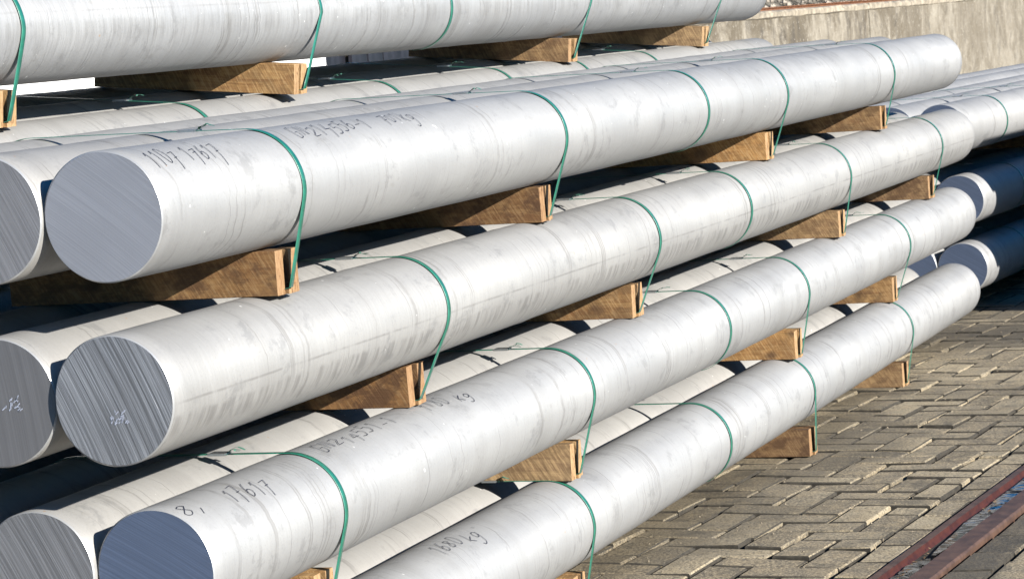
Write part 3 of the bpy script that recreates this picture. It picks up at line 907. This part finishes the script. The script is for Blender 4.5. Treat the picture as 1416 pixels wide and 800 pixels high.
for k in (1, 2, 3, 4):
    zt = Z[k]-0.5; zb = (Z[k-1]+0.5) if k > 1 else G
    circ = [(X[k]-n*1.003, Z[k]+dz2.get((k, n), 0), 1.0) for n in (0, 1, 2)]
    for i, (xe, ys) in enumerate(spx[k]):
        L = 2.50 + rng.uniform(-.03, .03)
        make_spacer(xe, ys-0.24, zb+0.001, zt-0.001, L, f'{nth[i]} double-board timber spacer {under[k]}', GS, dark[(k, i)], rng.uniform(-.008, .008))
        make_strap(circ, ys, f'{nth[i]} green strap {strapon[k]}, tied to a spacer', GT, (xe-L, xe, zb), ys-0.24+0.182)
    make_strap(circ, rings[k], f'free green strap with no spacer below it {strapon[k]}', GT, knot=False if k == 1 else True)
five = ['nearest', 'second', 'middle', 'fourth', 'farthest']
ys4 = [22.93, 29.7, 39.55, 46.7]
xe5 = [-13.02, -12.86, -13.02, -13.05]
sp5y = [22.73, 28.94, 38.95, 46.05]
for k in (1, 2, 3, 4):
    zb = (ZB[k-1]+0.5) if k > 1 else G; zt = ZB[k]-0.5
    circ = [(XB-n*1.004, ZB[k]+n*SB[k], 1.0) for n in (0, 1, 2)]
    for i, ys in enumerate((22.6, 29.2, 39.0, 46.0)):
        make_spacer(XB+0.28, ys-0.24, zb+0.001, zt-0.001, 2.5, 'timber spacer lost in the dark inside the stack', 'timber spacers hidden inside the stack', 0.5, 0.0, (SB[k]+SB[k-1])/2)
    if k == 4:
        for i, ys in enumerate((26.83, 32.24, 36.27, 39.6, 43.1)):
            make_strap(circ, ys, f'{five[i]} green strap over the sunlit beige log below the topmost log', GT)
logs[(5, 0)]['ripple'] = 1.0
circ5 = [(XB-n*1.045, Z5+n*0.098, D5) for n in (0, 1, 2)]
zb5, zt5 = ZB[4]+0.5, Z5-D5/2
for i in range(4):
    make_spacer(xe5[i], sp5y[i]-0.12, zb5-0.032, zt5-0.034, 2.45, f'{nth[i]} pale timber spacer under the topmost log', GS, [0.0, 0.1, 0.35, 0.1][i], 0.0, 0.096)
    make_strap(circ5, ys4[i], f'{nth[i]} green strap round the topmost log tied down to its spacer', GT, (xe5[i]-2.45, xe5[i], zb5-0.03, zb5+0.2), sp5y[i]-0.12+0.182)
make_strap(circ5, 33.85, 'free green strap round the topmost log between its second and third spacers', GT)

# ------------------------------------------------------------------ far stack behind, turned four degrees with the paving
TB = radians(-4.0)
def far_pt(dx, dy, x0=-10.66, y0=55.0):
    return x0 + dx*cos(TB) - dy*sin(TB), y0 + dx*sin(TB) + dy*cos(TB)
GB = 'logs of the far stack'
FZ = {1: -5.35, 2: -4.03, 3: -2.60}
fl = {(1, 0): 'lowest front log of the far stack, dark end with a sunlit rim',
      (2, 0): 'middle front log of the far stack, dark end with a sunlit rim',
      (3, 0): 'fully sunlit front log on top of the far stack',
      (3, 1): 'second log on top of the far stack, behind the sunlit front one',
      (3, 2): 'third log on top of the far stack, below the concrete wall',
      (2, 1): 'dark blue shaded log behind the middle front log of the far stack'}
for k in (1, 2, 3):
    for n in range(5):
        px, py = far_pt(-n*1.004 - (0.42 if n > 2 else 0), 0 if k < 3 else -1.0)
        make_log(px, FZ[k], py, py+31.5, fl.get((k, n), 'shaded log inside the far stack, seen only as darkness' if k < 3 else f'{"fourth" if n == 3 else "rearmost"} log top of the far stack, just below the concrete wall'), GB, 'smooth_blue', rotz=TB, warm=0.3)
    zb = (FZ[k-1]+0.5) if k > 1 else G
    for i, dy in enumerate((8.5, 13.0, 19.0, 26.0)):
        px, py = far_pt(-0.05, dy)
        make_spacer(px, py, zb+0.001, FZ[k]-0.501, 2.5, 'dark timber spacer between the layers of the far stack', 'timber spacers of the far stack', 0.8, TB)
    for i, dy in enumerate((2.2, 6.5) if k == 3 else (3.3,)):
        px, py = far_pt(0, dy)
        make_strap([(px-n*1.004, FZ[k], 1.0) for n in (0, 1, 2)], py, ('nearer' if i == 0 else 'farther') + ' green strap over the sunlit top layer of the far stack' if k == 3 else f'green strap over the {"middle" if k == 2 else "lowest"} layer of the far stack', 'green straps of the far stack', rotz=TB, pivot=(px, py, FZ[k]))

# neighbouring stack right of the picture: it throws the shade on the far stack
NZ = {1: -5.35, 2: -3.92, 3: -2.45, 4: -0.97}
for k in (1, 2, 3, 4):
    for n in range(3):
        px, py = far_pt(6.2 + n*1.004, -1.5 if k > 1 else -2.9)
        make_log(px, NZ[k], py, py+33.5, 'log of the neighbouring stack right of the picture', 'logs of the stack beyond the right edge', 'fine_grey', rotz=TB)
    zb = (NZ[k-1]+0.5) if k > 1 else G
    for i, dy in enumerate((2.6, 9.4, 19.0, 26.0)):
        px, py = far_pt(6.2+2.3, dy)
        make_spacer(px, py, zb+0.001, NZ[k]-0.501, 2.6, 'timber spacer of the neighbouring stack right of the picture', 'spacers of the stack beyond the right edge', 0.6, TB)

# ------------------------------------------------------------------ concrete wall, ledge and old rail behind
XW = -25.0; ZT = -0.205
wall = bpy.data.objects.new('concrete_wall', None); link(wall); wall.location = W(XW, 60, G)
tag(wall, 'long stained concrete retaining wall with dark vertical streaks behind the stacks', 'wall')
y = 32.0; i = 0
while y < 300:
    y2 = y + 40.3
    mbv, mf = [], []
    nx = 40; nz = 8
    for a in range(nx+1):
        for b in range(nz+1):
            yy = y+0.06 + (y2-y-0.12)*a/nx; zz = G + (ZT-0.0-G-0.22)*b/nz
            mbv.append(W(XW + 0.02*sin(yy*0.7)+rng.uniform(-.012, .012), yy, zz) - wall.location)
    for a in range(nx):
        for b in range(nz):
            o_ = a*(nz+1)+b; mf.append((o_, o_+nz+1, o_+nz+2, o_+1))
    ob('wall_panel', mesh('wall_panel', mbv, mf, [M_WALL]), wall)
    v = []
    # coping with worn front edge
    m2 = MB(); sec = 50
    prof = [(0.0, -0.26), (0.06, -0.22), (0.07, -0.07), (0.0, 0.0), (-0.9, 0.02), (-0.9, -0.26)]
    for a in range(sec+1):
        yy = y+0.05 + (y2-y-0.10)*a/sec
        for q_, (dx, dz) in enumerate(prof):
            jj = rng.uniform(-.035, .035) if q_ in (1, 2, 3) else 0
            m2.v.append(W(XW+dx+jj, yy, ZT+dz+jj*0.7) - wall.location)
    k = len(prof)
    for a in range(sec):
        for b in range(k): m2.f.append((a*k+b, (a+1)*k+b, (a+1)*k+(b+1) % k, a*k+(b+1) % k))
    m2.f.append(tuple(range(k))); m2.f.append(tuple(range(sec*k, sec*k+k))[::-1])
    ob('coping', m2.mesh('coping', [M_COPE]), wall)
    y = y2
mb = MB(); a = W(XW-1.2, 32.05, G); b = W(XW-0.06, 300, ZT-0.3); mb.box(a.x-wall.location.x, b.x-wall.location.x, a.y-wall.location.y, b.y-wall.location.y, 0, b.z)
ob('wall_core', mb.mesh('wall_core', [M_WALL]), wall)
v = [W(XW-0.88, 31, ZT-0.03), W(XW-0.88, 3000, ZT-0.03), W(-3000, 3000, ZT+0.02), W(-3000, 31, ZT+0.02)]
tag(ob('raised_yard', mesh('raised_yard', v, [(3, 2, 1, 0)], [M_GRAVEL])), 'gravelly raised yard behind the top of the concrete wall', kind='structure')
mb = MB()
for yy in range(0, 1):
    pass
prof = [(-0.10, 0), (0.10, 0), (0.03, 0.03), (0.03, 0.12), (0.07, 0.14), (0.07, 0.19), (-0.07, 0.19), (-0.07, 0.14), (-0.03, 0.12), (-0.03, 0.03)]
k = len(prof)
for s in range(31):
    yy = 33 + s*5.6
    for dx, dz in prof: mb.v.append(W(XW-1.9+dx*1.6, yy, ZT-0.02+dz*0.8))
for s in range(30):
    for i in range(k): mb.f.append((s*k+i, s*k+(i+1) % k, (s+1)*k+(i+1) % k, (s+1)*k+i))
tag(ob('old_rail', mb.mesh('old_rail', [M_RUSTO])), 'orange rusty rail lying along the top of the concrete wall', 'rail')
# stones and litter on the ledge
def bank_z(x, y):                        # earth bank rising behind the rail
    d = (XW - 3.0) - x
    return ZT if d < 0 else ZT + 5.5*(1-math.exp(-d/7.0)) + 0.25*sin(y*0.31 + x*0.5) * min(1, d/3) + 0.12*sin(y*1.3)*min(1, d/2)
v, f = [], []; nx_, ny_ = 26, 130
for a in range(nx_+1):
    for b in range(ny_+1):
        x = XW - 2.6 - (a/nx_)**1.5*30; y = 33 + b/ny_*260
        v.append(W(x, y, bank_z(x, y) - 0.01 + (rng.uniform(-.05, .05) if a > 1 else 0)))
for a in range(nx_):
    for b in range(ny_):
        o_ = a*(ny_+1)+b; f.append((o_, o_+1, o_+ny_+2, o_+ny_+1))
tag(ob('earth_bank', mesh('earth_bank', v, f, [M_GRAVEL])), 'rough earth and rubble bank rising behind the wall top', kind='structure')
mb = MB()
for i in range(5200):
    yy = rng.uniform(78, 165); xx = XW - rng.uniform(2.5, 9.0); r_ = rng.uniform(0.04, 0.16)
    c = W(xx, yy, bank_z(xx, yy) + r_*0.3); b = len(mb.v)
    P = [Vector((rng.uniform(.6, 1), 0, 0)), Vector((0, rng.uniform(.6, 1), 0)), Vector((-rng.uniform(.6, 1), 0, 0)), Vector((0, -rng.uniform(.6, 1), 0)), Vector((0, 0, rng.uniform(.4, .9))), Vector((0, 0, -.5))]
    mb.v += [c + p*r_*S for p in P]
    mb.f += [(b, b+1, b+4), (b+1, b+2, b+4), (b+2, b+3, b+4), (b+3, b, b+4), (b+1, b, b+5), (b+2, b+1, b+5), (b+3, b+2, b+5), (b, b+3, b+5)]
tag(ob('rubble', mb.mesh('rubble', [M_STONE])), 'pale stones and rubble on the bank behind the rusty rail', kind='stuff')

# white container in the slit; invented boards, black in place of its shadowed part
cont = bpy.data.objects.new('white_container', None); link(cont); cont.location = W(-23.6, 44, G)
tag(cont, 'bright white container glimpsed through the slit under the topmost log', 'container')
mb = MB(); y = 38.0; k = 0; vv = []; 
while y < 53.0:
    for dy, dx in ((0, 0), (0.5, 0), (0.62, -0.10), (1.1, -0.10), (1.22, 0)):
        vv.append((dx, y+dy))
    y += 1.22
for (dx, yy) in vv:
    for zz in (G+0.75, G+11.3): mb.v.append(W(-23.6+dx, yy, zz) - cont.location)
for i in range(len(vv)-1): mb.f.append((2*i, 2*i+2, 2*i+3, 2*i+1))
ob('side_panel', mb.mesh('side_panel', [M_WHITE]), cont)
for zz0, zz1, nm in ((G+0.1, G+0.75, 'bottom_rail'), (G+11.3, G+11.9, 'top_rail')):
    mb = MB(); a = W(-24.3, 37.6, zz0)-cont.location; b = W(-23.5, 54.4, zz1)-cont.location; mb.box(a.x, b.x, a.y, b.y, a.z, b.z); ob(nm, mb.mesh(nm, [M_WHITE]), cont)
for y_ in (37.6, 53.9):
    mb = MB(); a = W(-24.3, y_, G+0.75)-cont.location; b = W(-23.5, y_+0.5, G+11.3)-cont.location; mb.box(a.x, b.x, a.y, b.y, a.z, b.z); ob('corner_post', mb.mesh('corner_post', [M_WHITE]), cont)
fen = bpy.data.objects.new('board_fence', None); link(fen); fen.location = W(-23.9, 62, G)
tag(fen, 'invented black board fence filling the shadowed dark part of the slit under the topmost log', 'fence')
y = 54.6
bm_ = MB(); bm_.box(-0.008, 0.008, 0, 0.9*S, 0, 7.6*S); fme = bm_.mesh('board', [M_SLITDARK])
while y < 74:
    o = ob('board', fme, fen, W(-23.9 + rng.uniform(-.05, .05), y, G+0.2) - fen.location, rng.uniform(-.12, .12)); y += 0.97
